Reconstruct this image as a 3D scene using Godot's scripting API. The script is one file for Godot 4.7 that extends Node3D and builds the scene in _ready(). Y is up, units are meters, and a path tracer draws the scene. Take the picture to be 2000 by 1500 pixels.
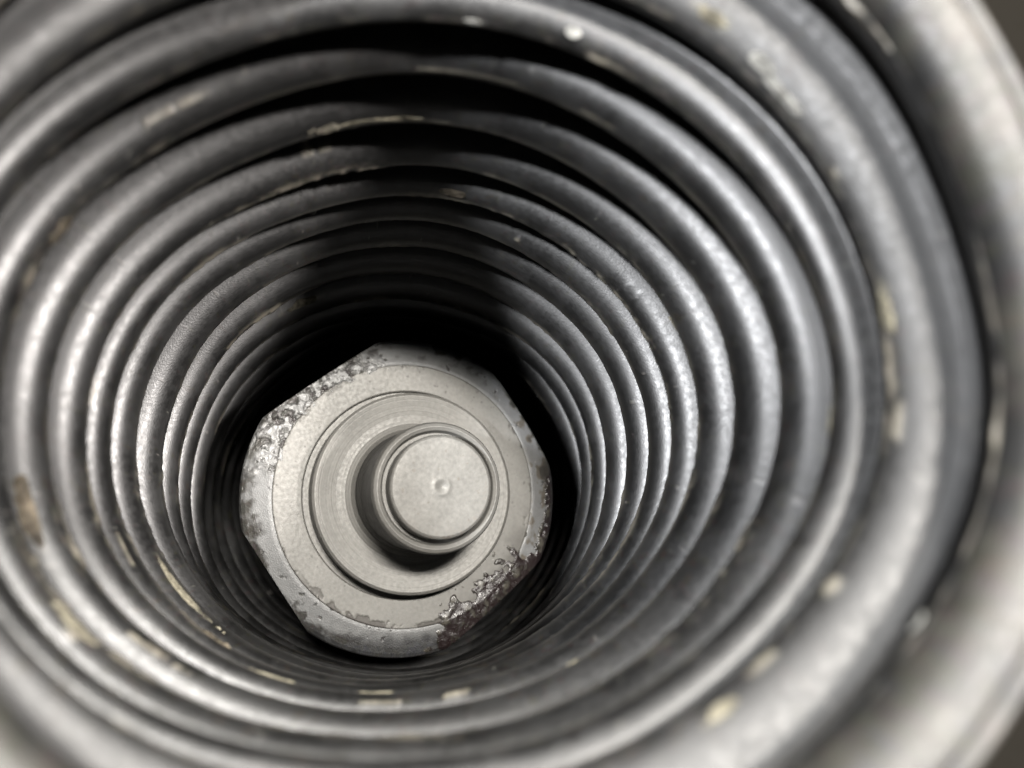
extends Node3D
# A ribbed rubber boot standing on a dark bench, seen from above its mouth, with a machined steel shaft end inside.
# Lengths below are in millimetres; MM turns them into metres. World y runs up along the boot.

const MM := 0.001
# crest rings of the boot from the mouth down: height, centre x, centre z, half width, half depth, slope along x, slope along z
const RINGS := [
	[113.60, 2.61, -8.76, 26.8, 28.9, 0.085, 0.040],
	[108.60, 1.70, -8.15, 26.4, 26.8, 0.078, 0.050],
	[103.19, 0.40, -7.30, 26.00, 23.95, 0.063, 0.063],
	[98.71, -0.70, -6.45, 26.00, 22.63, 0.088, 0.067],
	[92.49, -1.01, -5.93, 26.00, 22.58, 0.097, 0.052],
	[85.02, -0.60, -5.73, 26.00, 22.59, 0.065, 0.036],
	[77.74, -0.25, -5.30, 26.00, 22.63, 0.040, 0.021],
	[71.40, -0.40, -4.52, 26.00, 22.80, 0.037, -0.002],
	[64.31, -0.44, -3.75, 26.00, 23.26, 0.037, -0.027],
	[56.16, -0.19, -2.92, 26.00, 23.85, 0.050, -0.031],
	[48.48, -0.14, -1.83, 26.00, 24.17, 0.037, -0.026],
	[41.56, -0.17, -0.55, 26.00, 24.24, 0.019, -0.020],
	[34.81, -0.05, 0.24, 26.00, 24.34, 0.016, -0.016],
	[27.86, 0.01, 0.51, 26.00, 24.48, 0.005, -0.005],
	[20.85, 0.00, 0.61, 26.00, 24.69, -0.001, 0.001],
	[13.85, 0.00, 0.60, 26.00, 24.90, 0.000, 0.000],
	[6.85, 0.00, 0.60, 26.00, 25.01, 0.000, 0.000],
	[-1.50, 0.00, 0.60, 26.00, 25.00, 0.000, 0.000],
	[-9.00, 0.00, 0.60, 26.00, 25.00, 0.000, 0.000]]
# marks stuck on or worn into the ribs: crest number -> angle, place across the rib, half length, half width, sort
const MARKS := {
	1: [[0.728, 0.20, 0.49, 0.74, "w"]],
	2: [[5.456, -0.16, 0.93, 0.37, "y"], [5.622, -0.12, 0.78, 0.31, "w"], [5.709, -0.08, 1.40, 0.34, "w"], [5.941, -0.04, 0.92, 0.46, "t"], [0.033, -0.04, 1.33, 0.59, "y"], [0.295, -0.08, 0.86, 0.57, "t"], [1.070, -0.12, 0.90, 0.36, "y"], [0.929, -0.04, 0.79, 0.52, "t"], [0.700, -0.08, 0.94, 0.54, "t"]],
	3: [[5.454, -0.04, 0.67, 0.17, "t"], [4.922, 0.00, 0.44, 0.20, "w"], [5.173, -0.16, 0.44, 0.27, "w"], [0.255, 0.12, 0.79, 0.41, "y"], [1.154, 0.16, 0.57, 0.23, "d"], [0.955, -0.08, 0.57, 0.23, "d"], [0.068, 0.32, 0.82, 0.33, "t"]],
	4: [[4.965, -0.04, 2.25, 0.19, "t"], [5.328, -0.04, 1.12, 0.22, "t"], [3.679, 0.00, 1.04, 0.69, "b"], [2.667, 0.20, 3.09, 0.26, "y"], [2.487, -0.08, 1.40, 0.34, "y"], [0.070, 0.20, 1.28, 0.37, "t"], [0.677, -0.28, 0.65, 0.32, "d"], [1.422, -0.16, 0.31, 0.25, "d"], [2.445, -0.16, 0.92, 0.31, "t"], [4.124, -0.24, 2.11, 0.18, "t"]],
	5: [[4.520, -0.04, 1.07, 0.74, "k"], [4.686, -0.04, 3.13, 0.29, "y"], [4.871, 0.00, 1.90, 0.17, "t"], [2.848, -0.24, 2.30, 0.28, "b"], [2.552, 0.08, 2.01, 0.26, "t"], [2.288, -0.12, 2.12, 0.42, "t"], [1.141, 0.04, 0.45, 0.23, "y"], [1.199, 0.16, 0.77, 0.23, "t"], [6.281, 0.12, 1.88, 0.46, "t"], [3.747, 0.12, 0.60, 0.52, "d"], [4.000, -0.24, 0.86, 0.78, "d"], [0.391, 0.40, 0.63, 0.63, "r"]],
	6: [[2.047, 0.04, 1.84, 0.49, "y"], [1.717, 0.04, 1.04, 0.46, "y"], [1.677, -0.16, 1.42, 0.41, "t"], [1.477, -0.16, 1.23, 0.41, "t"], [5.974, 0.12, 0.62, 0.19, "y"], [5.589, 0.12, 1.92, 0.19, "t"], [0.955, -0.12, 1.50, 0.21, "d"], [4.459, -0.28, 1.34, 0.22, "t"], [1.492, -0.16, 0.82, 0.25, "t"]],
	7: [[3.321, -0.28, 1.34, 0.22, "t"], [2.707, -0.16, 1.33, 0.22, "t"], [2.276, -0.04, 1.12, 0.22, "b"], [1.599, 0.16, 2.56, 0.42, "y"], [0.047, 0.00, 0.40, 0.35, "p"], [4.644, 0.20, 0.76, 0.20, "w"], [4.936, -0.12, 1.00, 0.40, "b"], [5.362, -0.32, 0.75, 0.20, "t"], [5.777, -0.32, 2.26, 0.20, "t"], [5.758, -0.20, 0.61, 0.61, "r"], [4.021, -0.28, 2.82, 0.14, "t"], [3.798, -0.28, 2.08, 0.14, "t"]],
	8: [[2.515, -0.12, 4.16, 0.34, "y"], [0.220, 0.12, 0.28, 0.28, "p"], [4.431, -0.28, 0.42, 0.21, "w"], [5.243, -0.16, 1.09, 0.22, "t"]],
	9: [[3.246, 0.20, 1.70, 0.85, "d"]],
	10: [[4.018, 0.08, 1.26, 0.31, "t"]],
	11: [[4.281, -0.24, 2.00, 0.27, "y"], [2.520, 0.04, 1.92, 0.45, "d"]],
}
# sort of mark -> colour, thickness
const SORTS := {"k": [Color(0.11, 0.102, 0.08), 0.32], "y": [Color(0.105, 0.097, 0.073), 0.1], "t": [Color(0.12, 0.11, 0.088), 0.08], "w": [Color(0.14, 0.14, 0.132), 0.1], "b": [Color(0.05, 0.042, 0.031), 0.16], "d": [Color(0.02, 0.02, 0.02), -0.02], "r": [Color(0.03, 0.03, 0.03), 0.06], "p": [Color(0.004, 0.004, 0.004), -0.45]}
const TURN := -0.0777      # the long axis of the oval, radians round y
const SHAFT_AT := Vector3(1.1, 44.97, 1.3)
const SHAFT_UP := Vector3(0.156, 0.987, -0.028)

var fine := FastNoiseLite.new()
var broad := FastNoiseLite.new()
var wave := FastNoiseLite.new()
var cells := FastNoiseLite.new()
var names := {}


func _ready() -> void:
	# ---- camera, light, exposure
	var cam := Camera3D.new()
	cam.name = "camera"
	cam.transform = Transform3D(Basis(Vector3(0.9863, 0.165, 0.0), Vector3(-0.025, 0.1495, -0.9884), Vector3(-0.1631, 0.9749, 0.1516)).orthonormalized(), Vector3(-2.217, 143.89, 2.379) * MM)
	cam.near = 0.002
	cam.far = 10.0
	var lens := CameraAttributesPhysical.new()
	lens.frustum_focal_length = 24.0
	lens.frustum_near = 0.002
	lens.frustum_far = 10.0
	lens.exposure_aperture = 17.0
	lens.frustum_focus_distance = 0.088
	cam.attributes = lens
	cam.fov = 53.13
	add_child(cam)
	var env := Environment.new()
	env.background_mode = Environment.BG_COLOR
	env.background_color = Color(0.008, 0.008, 0.0078).linear_to_srgb()
	env.tonemap_mode = Environment.TONE_MAPPER_LINEAR
	env.tonemap_exposure = 1.24
	env.sdfgi_enabled = true
	env.ssao_enabled = true
	env.ssil_enabled = true
	var we := WorldEnvironment.new()
	we.name = "surroundings"
	we.environment = env
	add_child(we)
	lamp("added_fill_light", Vector3(0.60, 1.03, 0.0), Vector2(0.10, 0.08), 3.2, Color(1.0, 0.975, 0.955))
	lamp("added_fill_light", Vector3(-0.58, 1.06, -0.02), Vector2(0.09, 0.08), 2.9, Color(0.985, 0.99, 1.0))
	lamp("added_fill_light", Vector3(0.08, 1.12, -0.275), Vector2(0.18, 0.08), 2.9, Color(1.0, 0.98, 0.95))
	lamp("added_fill_light", Vector3(0.22, 0.74, -0.80), Vector2(0.34, 0.16), 2.5, Color(1.0, 0.985, 0.96))  # unseen fill lamp, added to brighten the lower ribs near the mouth

	fine.seed = 11; fine.frequency = 0.9; fine.fractal_octaves = 3
	broad.seed = 23; broad.frequency = 0.11; broad.fractal_octaves = 3
	cells.seed = 5; cells.frequency = 0.35; cells.fractal_octaves = 4
	wave.seed = 7; wave.frequency = 0.035; wave.fractal_octaves = 1
	wave.noise_type = FastNoiseLite.TYPE_SIMPLEX_SMOOTH
	fine.noise_type = FastNoiseLite.TYPE_SIMPLEX_SMOOTH
	broad.noise_type = FastNoiseLite.TYPE_SIMPLEX_SMOOTH
	cells.noise_type = FastNoiseLite.TYPE_SIMPLEX_SMOOTH

	build_bench()
	build_boot()
	build_shaft()


func lamp(called: String, at: Vector3, size: Vector2, energy: float, tint: Color) -> void:
	var l := AreaLight3D.new()
	l.name = called
	l.area_size = size
	l.area_normalize_energy = true
	l.light_energy = energy
	l.light_color = tint
	l.shadow_enabled = true
	l.area_range = 4.0
	add_child(l, true)
	l.look_at_from_position(at, Vector3(0, 0.08, 0), Vector3(0, 0, 1))


func numbered(called: String) -> String:
	var n: int = names.get(called, 0)
	names[called] = n + 1
	return called if n == 0 else "%s_%03d" % [called, n]


func mesh_node(called: String, mesh: Mesh, mat: Material, parent: Node) -> MeshInstance3D:
	var o := MeshInstance3D.new()
	o.name = called
	o.mesh = mesh
	o.material_override = mat
	parent.add_child(o, true)
	return o


func noise_tex(freq: float, octaves: int, sd: int, normal := false, lo := 0.0, hi := 1.0) -> NoiseTexture2D:
	var n := FastNoiseLite.new()
	n.seed = sd
	n.frequency = freq
	n.fractal_octaves = octaves
	n.noise_type = FastNoiseLite.TYPE_SIMPLEX_SMOOTH
	var t := NoiseTexture2D.new()
	t.width = 512
	t.height = 512
	t.seamless = true
	t.noise = n
	if normal:
		t.as_normal_map = true
		t.bump_strength = 4.0
	else:
		var ramp := Gradient.new()
		ramp.set_color(0, Color(lo, lo, lo))
		ramp.set_color(1, Color(hi, hi, hi))
		t.color_ramp = ramp
	return t


func rubber_material(rough_lo: float, rough_hi: float) -> StandardMaterial3D:
	var m := StandardMaterial3D.new()
	m.vertex_color_use_as_albedo = true
	m.roughness = 1.0
	m.roughness_texture = noise_tex(0.02, 4, 3, false, rough_lo, rough_hi)
	m.metallic_specular = 0.57
	m.normal_enabled = true
	m.normal_texture = noise_tex(0.06, 4, 8, true)
	m.normal_scale = 0.16
	return m


func metal_material(rough_lo: float, rough_hi: float, metallic: float, bump: float) -> StandardMaterial3D:
	var m := StandardMaterial3D.new()
	m.vertex_color_use_as_albedo = true
	m.metallic = metallic
	m.roughness = 1.0
	m.roughness_texture = noise_tex(0.03, 4, 14, false, rough_lo, rough_hi)
	m.normal_enabled = true
	m.normal_texture = noise_tex(0.1, 3, 17, true)
	m.normal_scale = bump
	return m


# A sheet of rows x columns points, closed round the columns when `round_` is set; normals from neighbours.
# pts holds one more row before and after when `margin` is set, used for the normals only.
func sheet(pts: PackedVector3Array, uvs: PackedVector2Array, cols: PackedColorArray, rows: int, columns: int, round_: bool, margin: bool, flip: bool) -> ArrayMesh:
	var v := PackedVector3Array()
	var nn := PackedVector3Array()
	var uv := PackedVector2Array()
	var cc := PackedColorArray()
	var first := 1 if margin else 0
	var count := rows - 2 * first
	v.resize(count * columns); nn.resize(count * columns); uv.resize(count * columns); cc.resize(count * columns)
	var k := 0
	for r in range(first, first + count):
		var up_ := mini(r + 1, rows - 1) * columns
		var down := maxi(r - 1, 0) * columns
		var here := r * columns
		for c in columns:
			var a := c + 1
			var b := c - 1
			if round_:      # the last column repeats the first
				if a >= columns: a = 1
				if b < 0: b = columns - 2
			else:
				a = mini(a, columns - 1)
				b = maxi(b, 0)
			var n := (pts[here + a] - pts[here + b]).cross(pts[up_ + c] - pts[down + c])
			if flip:
				n = -n
			v[k] = pts[here + c] * MM
			nn[k] = n.normalized()
			uv[k] = uvs[here + c]
			cc[k] = cols[here + c]
			k += 1
	var ix := PackedInt32Array()
	ix.resize((count - 1) * (columns - 1) * 6)
	k = 0
	for r in count - 1:
		for c in columns - 1:
			var p := r * columns + c
			var q := p + columns
			if flip:
				ix[k] = p; ix[k + 1] = p + 1; ix[k + 2] = q
				ix[k + 3] = p + 1; ix[k + 4] = q + 1; ix[k + 5] = q
			else:
				ix[k] = p; ix[k + 1] = q; ix[k + 2] = p + 1
				ix[k + 3] = p + 1; ix[k + 4] = q; ix[k + 5] = q + 1
			k += 6
	var arr := []
	arr.resize(Mesh.ARRAY_MAX)
	arr[Mesh.ARRAY_VERTEX] = v
	arr[Mesh.ARRAY_NORMAL] = nn
	arr[Mesh.ARRAY_TEX_UV] = uv
	arr[Mesh.ARRAY_COLOR] = cc
	arr[Mesh.ARRAY_INDEX] = ix
	var m := ArrayMesh.new()
	m.add_surface_from_arrays(Mesh.PRIMITIVE_TRIANGLES, arr)
	return m


# ---------------------------------------------------------------- bench
func build_bench() -> void:
	var m := StandardMaterial3D.new()
	m.albedo_color = Color(0.006, 0.0053, 0.0042).linear_to_srgb()
	m.roughness = 0.8
	m.roughness_texture = noise_tex(0.03, 4, 31, false, 0.6, 0.95)
	m.uv1_triplanar = true
	m.uv1_scale = Vector3(12, 12, 12)
	m.metallic_specular = 0.1
	var b := BoxMesh.new()
	b.size = Vector3(0.9, 0.03, 0.7)
	var o := mesh_node("bench_top", b, m, self)
	o.position = Vector3(0, -0.015 - 0.0075, 0)
	o.set_meta("kind", "structure")
	o.set_meta("label", "dark grey-brown surface, out of focus, outside the mouth of the rubber boot")


# ---------------------------------------------------------------- boot
func ring_at(t: float) -> Array:      # height, x, z, half width, half depth at crest number t, along a smooth curve
	var i := clampi(int(floor(t)), 0, RINGS.size() - 2)
	var f := t - i
	var p0: Array = RINGS[maxi(i - 1, 0)]
	var p1: Array = RINGS[i]
	var p2: Array = RINGS[i + 1]
	var p3: Array = RINGS[mini(i + 2, RINGS.size() - 1)]
	var out := []
	for k in 7:
		out.append(cubic_interpolate(p1[k], p2[k], p0[k], p3[k], f))
	return out


func rib(t: float) -> float:          # how far the wall stands back from the crest line: round ribs, narrow valleys
	var i := clampi(int(roundf(t)), 0, RINGS.size() - 1)
	var other := clampi(i + (1 if t > i else -1), 0, RINGS.size() - 1)
	var pitch := absf(RINGS[i][0] - RINGS[other][0])
	var d := absf(t - i) * 2.0            # 0 on the crest, 1 in the valley
	var e := minf(d / 0.63, 1.0)
	var bulge := pitch * 0.42 * (1.0 - sqrt(1.0 - 0.99 * e * e)) / 0.9
	return bulge + pitch * 0.1 * smoothstep(0.58, 1.0, d)


func boot_point(row: Array, back: float, th: float) -> Vector3:
	var x: float = (row[3] + back) * cos(th)
	var z: float = (row[4] + back) * sin(th)
	var px := x * cos(TURN) - z * sin(TURN)
	var pz := x * sin(TURN) + z * cos(TURN)
	return Vector3(row[1] + px, row[0] + px * row[5] + pz * row[6], row[2] + pz)


# A crust of dried dirt stuck to a rib: a lumpy patch whose ragged rim dips under the rubber.
func residue(i: int, mark: Array, pitch: float, mat: Material, parent: Node) -> void:
	var pts := PackedVector3Array()
	var uvs := PackedVector2Array()
	var cols := PackedColorArray()
	var sort: Array = SORTS[mark[4]]
	var tone: Color = sort[0]
	var half_th: float = mark[2] * 1.9 / 25.0
	var half_t: float = mark[3] * 1.6 / (pitch * 1.5)
	var columns := clampi(int(mark[2] * 30.0), 24, 120)
	var rows := 20
	for r in rows:
		var across := (float(r) / (rows - 1) * 2.0 - 1.0) * 1.5
		var t: float = i + mark[1] + across / 1.5 * half_t
		var row := ring_at(t)
		var back := rib(t)
		for c in columns:
			var along := (float(c) / (columns - 1) * 2.0 - 1.0) * 1.5
			var th: float = mark[0] + along / 1.5 * half_th
			var p := boot_point(row, back, th)
			var sway := wave.get_noise_3dv(p)
			var n := cells.get_noise_3dv(p * 1.6 + Vector3(0, 0, 70.0))
			var b := cells.get_noise_3dv(p * 0.6 + Vector3(30.0, 0, 0))
			var g := fine.get_noise_3dv(p * 1.6)
			var far := sqrt(along * along + across * across)
			var cover := smoothstep(1.05, 0.7, far * far * 0.75 + 0.15 + 1.0 * b + 0.8 * n + 0.3 * g)
			var h: float = -0.16 + cover * (0.2 + sort[1] * (1.0 + 0.9 * n + 0.5 * g))
			var push := 0.4 * sway - h
			p.x += cos(th) * push
			p.z += sin(th) * push
			p.y += 0.3 * sway + 0.3 * h
			pts.append(p)
			uvs.append(Vector2(along, across))
			cols.append((tone * (1.0 + 0.7 * g + 0.9 * n)).lerp(Color(0.02, 0.019, 0.016), smoothstep(0.05, 0.35, b + 0.5 * g) * 0.7))
	mesh_node("dried_residue", sheet(pts, uvs, cols, rows, columns, false, false, true), mat, parent)


func build_boot() -> void:
	var boot := Node3D.new()
	boot.name = "rubber_boot"
	add_child(boot)
	boot.set_meta("label", "black ribbed rubber bellows boot with dusty crests, open end towards the camera")
	boot.set_meta("category", "boot")
	var mat := rubber_material(0.34, 0.5)
	var flaky := StandardMaterial3D.new()
	flaky.vertex_color_use_as_albedo = true
	flaky.roughness = 0.85
	flaky.metallic_specular = 0.3
	var worn := rubber_material(0.44, 0.64)
	var dusty := rubber_material(0.42, 0.62)
	dusty.metallic_specular = 0.45
	for i in range(1, RINGS.size() - 1):
		var deep := i > 13
		var columns := 361 if deep else 1081
		var steps := 12 if deep else 30
		var rows := steps + 3
		var near: Array = MARKS.get(i, [])
		var pitch: float = RINGS[i - 1][0] - RINGS[i][0]
		var t0 := i - 0.5
		if i == 1:
			t0 = 1.0
		var pts := PackedVector3Array()
		var uvs := PackedVector2Array()
		var cols := PackedColorArray()
		pts.resize(rows * columns); uvs.resize(rows * columns); cols.resize(rows * columns)
		var k := 0
		for r in rows:
			var t := lerpf(t0, i + 0.5, float(r - 1) / steps)
			var row := ring_at(t)
			var back := rib(t)
			var phase := t - i            # below zero towards the mouth
			for c in columns:
				var th := TAU * c / (columns - 1)
				var p := boot_point(row, back, th)
				var q := p * Vector3(1, 1, 1)
				var wob := broad.get_noise_3dv(q * Vector3(1, 0.5, 1))
				var grit := fine.get_noise_3dv(q)
				var blot := cells.get_noise_3dv(q)
				var streak := cells.get_noise_3d(th * 25.0 * 0.3, phase * pitch * 2.6, i * 41.0)
				var shred := cells.get_noise_3d(th * 25.0 * 1.6, phase * pitch * 4.0, i * 23.0 + 500.0)
				# a moulding flash along the crest, dusty in runs of uneven length
				var run := smoothstep(0.15, 0.6, 1.3 * broad.get_noise_3dv(q * 0.45 + Vector3(0, 9.0 * i, 0)) + 0.25 * blot)
				var line := exp(-pow((phase - 0.03 - 0.05 * streak - 0.02 * shred) / 0.022, 2.0))
				var flash := line * (0.35 + (0.4 + run) * clampf(0.4 + 1.2 * shred + 0.9 * streak, 0.0, 1.6))
				var dust := exp(-pow((phase - 0.02 - 0.04 * streak) / (0.028 + 0.05 * run), 2.0)) * (0.4 + run) * smoothstep(-0.25, 0.4, streak + 0.8 * shred)
				var sway := wave.get_noise_3dv(q)
				var push := -0.13 * flash + 0.4 * sway + 0.012 * grit
				var base := 0.006 + 0.003 * blot
				var col := Color(base, base, base)
				col = col.lerp(Color(0.02, 0.0195, 0.019), smoothstep(-0.3, 0.5, wob + 0.3 * blot) * 0.6)
				col = col.lerp(Color(0.17, 0.155, 0.125), clampf(dust, 0.0, 1.0) * 0.55)
				# fine crumbs lying on the near slopes
				var crumb := smoothstep(0.66, 0.74, grit + 0.25 * blot)
				col = col.lerp(Color(0.1, 0.095, 0.085), crumb * 0.5)
				push -= 0.05 * crumb
				for mark: Array in near:
					var along: float = wrapf(th - mark[0], -PI, PI) * 25.0 / (mark[2] * 1.35)
					if absf(along) > 1.6:
						continue
					var across: float = (phase - mark[1]) * pitch * 1.5 / (mark[3] * 0.75)
					if absf(across) > 2.2:
						continue
					var far := sqrt(along * along + across * across)
					var sort: Array = SORTS[mark[4]]
					var cover := 0.0
					if mark[4] == "r":
						cover = exp(-pow((far - 1.0) / 0.22, 2.0))
					else:
						cover = smoothstep(1.0, 0.55, far + 1.1 * streak + 0.9 * shred + 0.2 * grit)
					var tone: Color = sort[0]
					col = col.lerp(tone * (1.0 + 0.5 * grit + 0.4 * blot), cover * (0.4 if mark[4] in "kybw" else 0.75))
					if mark[4] in "kybw":       # thick residue is a piece of its own; here only its stain
						continue
					push -= sort[1] * cover * (1.0 + 0.6 * grit + 0.5 * blot)
				p.x += cos(th) * push
				p.z += sin(th) * push
				p.y += 0.3 * sway
				cols[k] = col
				pts[k] = p
				uvs[k] = Vector2(th * 26.0 / 9.0, (row[0] - back * sign(phase)) / 9.0)
				k += 1
		var rib_node := mesh_node("convolution", sheet(pts, uvs, cols, rows, columns, true, true, true), worn if i < 3 else mat, boot)
		for mark: Array in near:
			if mark[4] in "kybw":
				residue(i, mark, pitch, flaky, rib_node)
	# the lip rolls over from the first crest to the outside; the outer wall follows the ribs down to the bench
	var pts2 := PackedVector3Array()
	var uv2 := PackedVector2Array()
	var col2 := PackedColorArray()
	var roll := [Vector2(0.02, -0.4), Vector2(0, 0), Vector2(0.06, 0.5), Vector2(0.3, 1.1), Vector2(0.8, 1.6), Vector2(1.5, 1.95), Vector2(2.2, 2.15), Vector2(2.6, 2.1), Vector2(2.9, 1.9), Vector2(3.1, 1.9), Vector2(3.3, 2.1), Vector2(3.5, 2.15), Vector2(3.75, 2.0), Vector2(3.9, 1.6), Vector2(3.95, 1.0), Vector2(3.95, -0.8)]
	for q: Vector2 in roll:
		var row := ring_at(1.0)
		row[0] += q.y
		for c in 721:
			var th := TAU * c / 720.0
			var p := boot_point(row, q.x, th)
			var sway := wave.get_noise_3dv(p)
			p += Vector3(cos(th) * 0.4 * sway, 0.3 * sway, sin(th) * 0.4 * sway)
			pts2.append(p)
			uv2.append(Vector2(th * 3.0, (q.x + q.y) / 9.0))
			col2.append(Color(0.014, 0.0138, 0.013).lerp(Color(0.038, 0.035, 0.03), clampf(0.4 + 0.9 * broad.get_noise_3dv(p * 2.0), 0.0, 1.0)))
	mesh_node("lip", sheet(pts2, uv2, col2, roll.size(), 721, true, false, false), dusty, boot)
	pts2 = PackedVector3Array(); uv2 = PackedVector2Array(); col2 = PackedColorArray()
	var n := 181
	var ts := []
	for j in range(0, 140):
		ts.append(1.0 + j * (16.5 / 139.0))
	for t in ts:
		var row := ring_at(t)
		if t == 1.0:
			row[0] -= 0.7
		for c in n:
			var th := TAU * c / (n - 1)
			pts2.append(boot_point(row, rib(t) + 3.85, th))
			uv2.append(Vector2(th * 3.0, row[0] / 9.0))
			col2.append(Color(0.03, 0.03, 0.03))
	mesh_node("outer_wall", sheet(pts2, uv2, col2, ts.size(), n, true, false, false), mat, boot)


# ---------------------------------------------------------------- shaft
# A turned piece: profile points (radius, height, ring roughness), `shape` bends radius by angle.
func turned(profile: Array, columns: int, flats: bool, paint: Callable, step := 0.12) -> ArrayMesh:
	var line := []
	for k in profile.size() - 1:
		var a: Vector2 = profile[k]
		var b: Vector2 = profile[k + 1]
		var n := maxi(1, int(ceil(a.distance_to(b) / step)))
		for j in n:
			line.append(a.lerp(b, float(j) / n))
	line.append(profile[-1])
	var pts := PackedVector3Array()
	var uvs := PackedVector2Array()
	var cols := PackedColorArray()
	var along := 0.0
	var last: Vector2 = line[0]
	for p: Vector2 in line:
		along += p.distance_to(last)
		last = p
		for c in columns:
			var th := TAU * c / (columns - 1)
			var r := p.x
			if flats:
				r = minf(r, flat_limit(th))
			var flat := Vector3(r * cos(th), p.y, r * sin(th))
			var got: Array = paint.call(flat, th, p)
			pts.append(flat + Vector3(0, got[1], 0))
			cols.append(got[0])
			uvs.append(Vector2(flat.x / 10.0, flat.z / 10.0 + p.y / 10.0))
	return sheet(pts, uvs, cols, line.size(), columns, true, false, false)


func flat_limit(th: float) -> float:
	var lim := 99.0
	for f in [[50.0, 18.3], [146.0, 18.9], [233.0, 18.2], [327.0, 18.7]]:
		var d := wrapf(th - deg_to_rad(f[0]), -PI, PI)
		if absf(d) < 1.2:
			lim = minf(lim, f[1] / cos(d))
	return lim


func build_shaft() -> void:
	var shaft := Node3D.new()
	shaft.name = "steel_shaft"
	add_child(shaft)
	shaft.set_meta("label", "grey steel shaft end with four flats, stepped boss and central pin inside the boot")
	shaft.set_meta("category", "shaft")
	var y := SHAFT_UP.normalized()
	var x := (Vector3.RIGHT - y * y.x).normalized()
	shaft.transform = Transform3D(Basis(x, y, x.cross(y)), SHAFT_AT * MM)
	var satin := metal_material(0.45, 0.62, 0.2, 0.07)
	var rough := metal_material(0.35, 0.7, 0.2, 0.4)

	var wet := metal_material(0.2, 0.5, 0.0, 0.5)
	wet.metallic_specular = 0.6

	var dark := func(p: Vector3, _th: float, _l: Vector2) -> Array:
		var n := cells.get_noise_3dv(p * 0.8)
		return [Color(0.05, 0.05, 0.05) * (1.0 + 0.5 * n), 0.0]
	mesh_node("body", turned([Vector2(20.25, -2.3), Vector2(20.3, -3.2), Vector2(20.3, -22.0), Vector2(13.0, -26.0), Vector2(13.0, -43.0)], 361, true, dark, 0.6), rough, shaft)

	var crusty := func(p: Vector3, th: float, l: Vector2) -> Array:
		var n := cells.get_noise_3dv(p * 1.3)
		var b := broad.get_noise_3dv(p * 2.2)
		var g := fine.get_noise_3dv(p * 1.5)
		var col := Color(0.124, 0.125, 0.125) * (1.0 + 0.10 * g + 0.12 * b)
		# lifted, flaking coat along the upper left, its edges dark
		var side := smoothstep(0.62, 0.45, absf(wrapf(th - deg_to_rad(222), -PI, PI)) + 0.25 * b)
		var ridge := 1.0 - absf(n + 0.3 * g) * 3.0
		var crack := smoothstep(0.45, 0.9, ridge) * side
		var hole := smoothstep(0.22, 0.36, b + 0.5 * n) * side
		col = col.lerp(Color(0.22, 0.22, 0.217), side * 0.6)
		col = col.lerp(Color(0.02, 0.018, 0.015), maxf(crack * 0.75, hole * 0.9))
		# black marks on the left edge, brown film and pits down the right
		var left := smoothstep(0.35, 0.15, absf(wrapf(th - deg_to_rad(172), -PI, PI))) * smoothstep(18.2, 19.6, l.x + 1.2 * n)
		var right := smoothstep(1.0, 0.5, absf(wrapf(th - deg_to_rad(0), -PI, PI))) * smoothstep(0.0, 0.25, n + 0.3 * g + 0.2 * (l.x - 18.0))
		col = col.lerp(Color(0.03, 0.028, 0.025), left * smoothstep(-0.1, 0.15, n))
		col = col.lerp(Color(0.06, 0.048, 0.032), right * 0.75)
		var oil := smoothstep(0.05, 0.22, cells.get_noise_3dv(p * 0.7 + Vector3(0, 20, 0)) + 0.5 * n) * smoothstep(17.6, 19.4, l.x + 1.5 * n)
		col = col.lerp(Color(0.018, 0.016, 0.014), oil * 0.9)
		var dot := smoothstep(0.5, 0.6, fine.get_noise_3dv(p * 0.8 + Vector3(0, 50, 0)))
		col = col.lerp(Color(0.03, 0.028, 0.025), dot * 0.8)
		# darker towards the lower outer edge
		var low := smoothstep(14.8, 18.2, p.z + 1.3 * n + 0.9 * (l.x - 18.8))
		col = col.lerp(Color(0.025, 0.025, 0.026), low * 0.85)
		var worn := smoothstep(-0.15, 0.25, b + 0.5 * n) * smoothstep(18.4, 19.8, l.x + 0.6 * n) * 0.85
		col = col.lerp(Color(0.04, 0.038, 0.034), worn)
		return [col, side * (0.24 * smoothstep(15.4, 16.6, l.x) + 0.45 * n + 0.12 * g - 0.4 * hole - 0.2 * crack) + 0.05 * b - 0.15 * dot - 0.1 * left]
	mesh_node("chamfer", turned([Vector2(15.4, -0.3), Vector2(16.4, -0.25), Vector2(16.7, -0.17), Vector2(17.0, -0.2), Vector2(18.8, -0.75), Vector2(19.6, -1.15), Vector2(20.05, -1.6), Vector2(20.25, -2.3)], 1081, true, crusty, 0.09), rough, shaft)

	# dark greasy grit packed on the lower right edge
	var greasy := func(p: Vector3, th: float, l: Vector2) -> Array:
		var n := cells.get_noise_3dv(p * 1.5)
		var g := fine.get_noise_3dv(p * 1.3)
		var b := broad.get_noise_3dv(p * 2.0)
		var here := smoothstep(0.62, 0.30, absf(wrapf(th - deg_to_rad(50), -PI, PI)) + 0.3 * b) * smoothstep(13.7, 15.4, l.x + 2.2 * n + 1.6 * b)
		var tail := smoothstep(0.5, 0.2, absf(wrapf(th - deg_to_rad(12), -PI, PI)) + 0.2 * n) * smoothstep(18.0, 19.2, l.x + 1.2 * n)
		var cover := maxf(here, tail)
		var col := Color(0.012, 0.0105, 0.009).lerp(Color(0.045, 0.041, 0.035), smoothstep(0.1, 0.55, n + 0.4 * g))
		return [col, -0.34 + 0.46 * cover + cover * (0.10 * n + 0.03 * g + 0.15 * b)]
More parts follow.
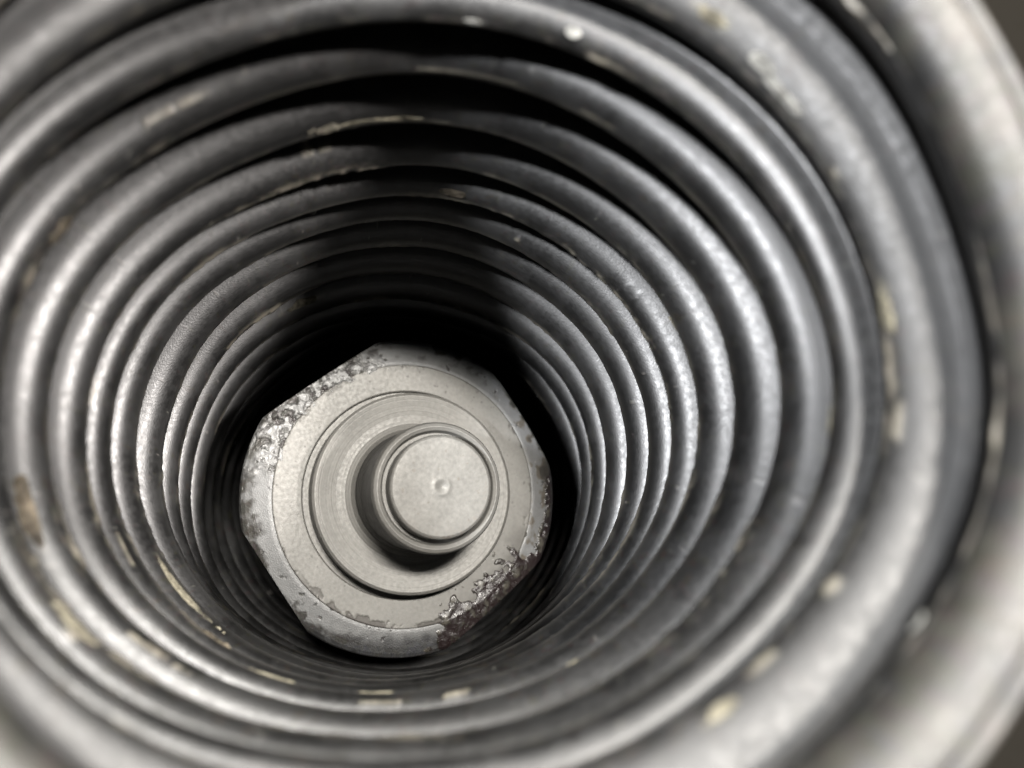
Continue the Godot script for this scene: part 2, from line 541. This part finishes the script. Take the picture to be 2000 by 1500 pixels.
	mesh_node("grease_patch", turned([Vector2(13.4, 0.0), Vector2(16.55, 0.0), Vector2(18.8, -0.7), Vector2(19.6, -1.05), Vector2(20.1, -1.6), Vector2(20.25, -2.4)], 1081, true, greasy, 0.1), wet, shaft)

	var plain := func(p: Vector3, th: float, l: Vector2) -> Array:
		var n := cells.get_noise_3dv(p * 0.6)
		var g := fine.get_noise_3dv(p * 2.2)
		var col := Color(0.102, 0.099, 0.0915) * (1.0 + 0.10 * n + 0.16 * g)
		var speck := smoothstep(0.52, 0.62, fine.get_noise_3dv(p * 1.1 + Vector3(40, 0, 0)))
		var edge := smoothstep(16.0, 16.6, l.x + 1.1 * cells.get_noise_3dv(p * 1.4)) * smoothstep(0.0, 0.3, n + 0.4 * g)
		var low := smoothstep(0.9, 0.5, absf(wrapf(th - deg_to_rad(100), -PI, PI))) * smoothstep(15.75, 16.05, l.x + 0.9 * cells.get_noise_3dv(p * 1.8)) * smoothstep(-0.35, 0.0, n + 0.3 * g)
		var smear := smoothstep(0.75, 0.3, absf(wrapf(th - deg_to_rad(42), -PI, PI)) + 0.3 * n) * smoothstep(13.8, 16.2, l.x + 2.2 * n) * 0.65
		var stain := smoothstep(0.1, 0.6, broad.get_noise_3dv(p * 1.3)) * 0.16
		var scratch := smoothstep(0.55, 0.75, fine.get_noise_3d((p.x + p.z) * 0.22, 3.0, (p.x - p.z) * 2.0)) * 0.2
		col = col.lerp(Color(0.05, 0.046, 0.04), maxf(stain, scratch))
		col = col.lerp(Color(0.03, 0.027, 0.023), maxf(maxf(speck * 0.7, edge * 0.85), maxf(low * 0.9, smear)))
		return [col, -0.05 * maxf(edge, low)]
	mesh_node("face", turned([Vector2(13.0, -0.5), Vector2(13.0, -0.15), Vector2(13.15, 0.0), Vector2(16.4, 0.0), Vector2(16.52, -0.06), Vector2(16.56, -0.3)], 1081, false, plain, 0.1), satin, shaft)

	var turnings := func(p: Vector3, _th: float, l: Vector2) -> Array:
		var g := fine.get_noise_1d(l.x * 9.0)
		var n := cells.get_noise_3dv(p * 0.6)
		var col := Color(0.102, 0.099, 0.0915) * (1.0 + 0.2 * g + 0.1 * n + 0.14 * fine.get_noise_3dv(p * 2.0))
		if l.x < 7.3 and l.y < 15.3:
			col *= 0.32 + 0.1 * g          # shade on the side of the pin, put into its colour
		return [col, 0.02 * g]
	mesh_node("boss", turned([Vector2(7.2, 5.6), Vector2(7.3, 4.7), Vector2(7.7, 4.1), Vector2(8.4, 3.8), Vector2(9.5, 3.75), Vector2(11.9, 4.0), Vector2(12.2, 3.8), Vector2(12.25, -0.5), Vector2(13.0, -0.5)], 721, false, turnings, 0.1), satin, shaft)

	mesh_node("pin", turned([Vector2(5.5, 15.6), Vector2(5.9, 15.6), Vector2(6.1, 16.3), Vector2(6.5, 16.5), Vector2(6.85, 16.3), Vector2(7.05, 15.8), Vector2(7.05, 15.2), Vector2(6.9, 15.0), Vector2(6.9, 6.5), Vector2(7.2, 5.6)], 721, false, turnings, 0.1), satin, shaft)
	var top := func(p: Vector3, _th: float, l: Vector2) -> Array:
		var n := cells.get_noise_3dv(p * 0.9)
		var g := fine.get_noise_3dv(p * 2.0)
		var col := Color(0.102, 0.099, 0.0915) * (1.0 + 0.12 * n + 0.22 * g)
		var speck := maxf(smoothstep(0.5, 0.6, fine.get_noise_3dv(p * 1.2 + Vector3(90, 0, 0))), smoothstep(4.2, 5.3, l.x) * smoothstep(0.15, 0.45, g + 0.3 * n) * smoothstep(-3.0, 2.0, p.z + p.x))
		col = col.lerp(Color(0.08, 0.07, 0.06), speck * 0.7)
		return [col, 0.02 * n - 0.12 * exp(-pow(l.x / 0.35, 2.0)) + 0.05 * exp(-pow((l.x - 0.8) / 0.25, 2.0))]
	mesh_node("pin_end", turned([Vector2(0.0, 18.0), Vector2(5.15, 18.0), Vector2(5.4, 17.85), Vector2(5.5, 17.5), Vector2(5.5, 15.6)], 721, false, top, 0.08), satin, shaft)
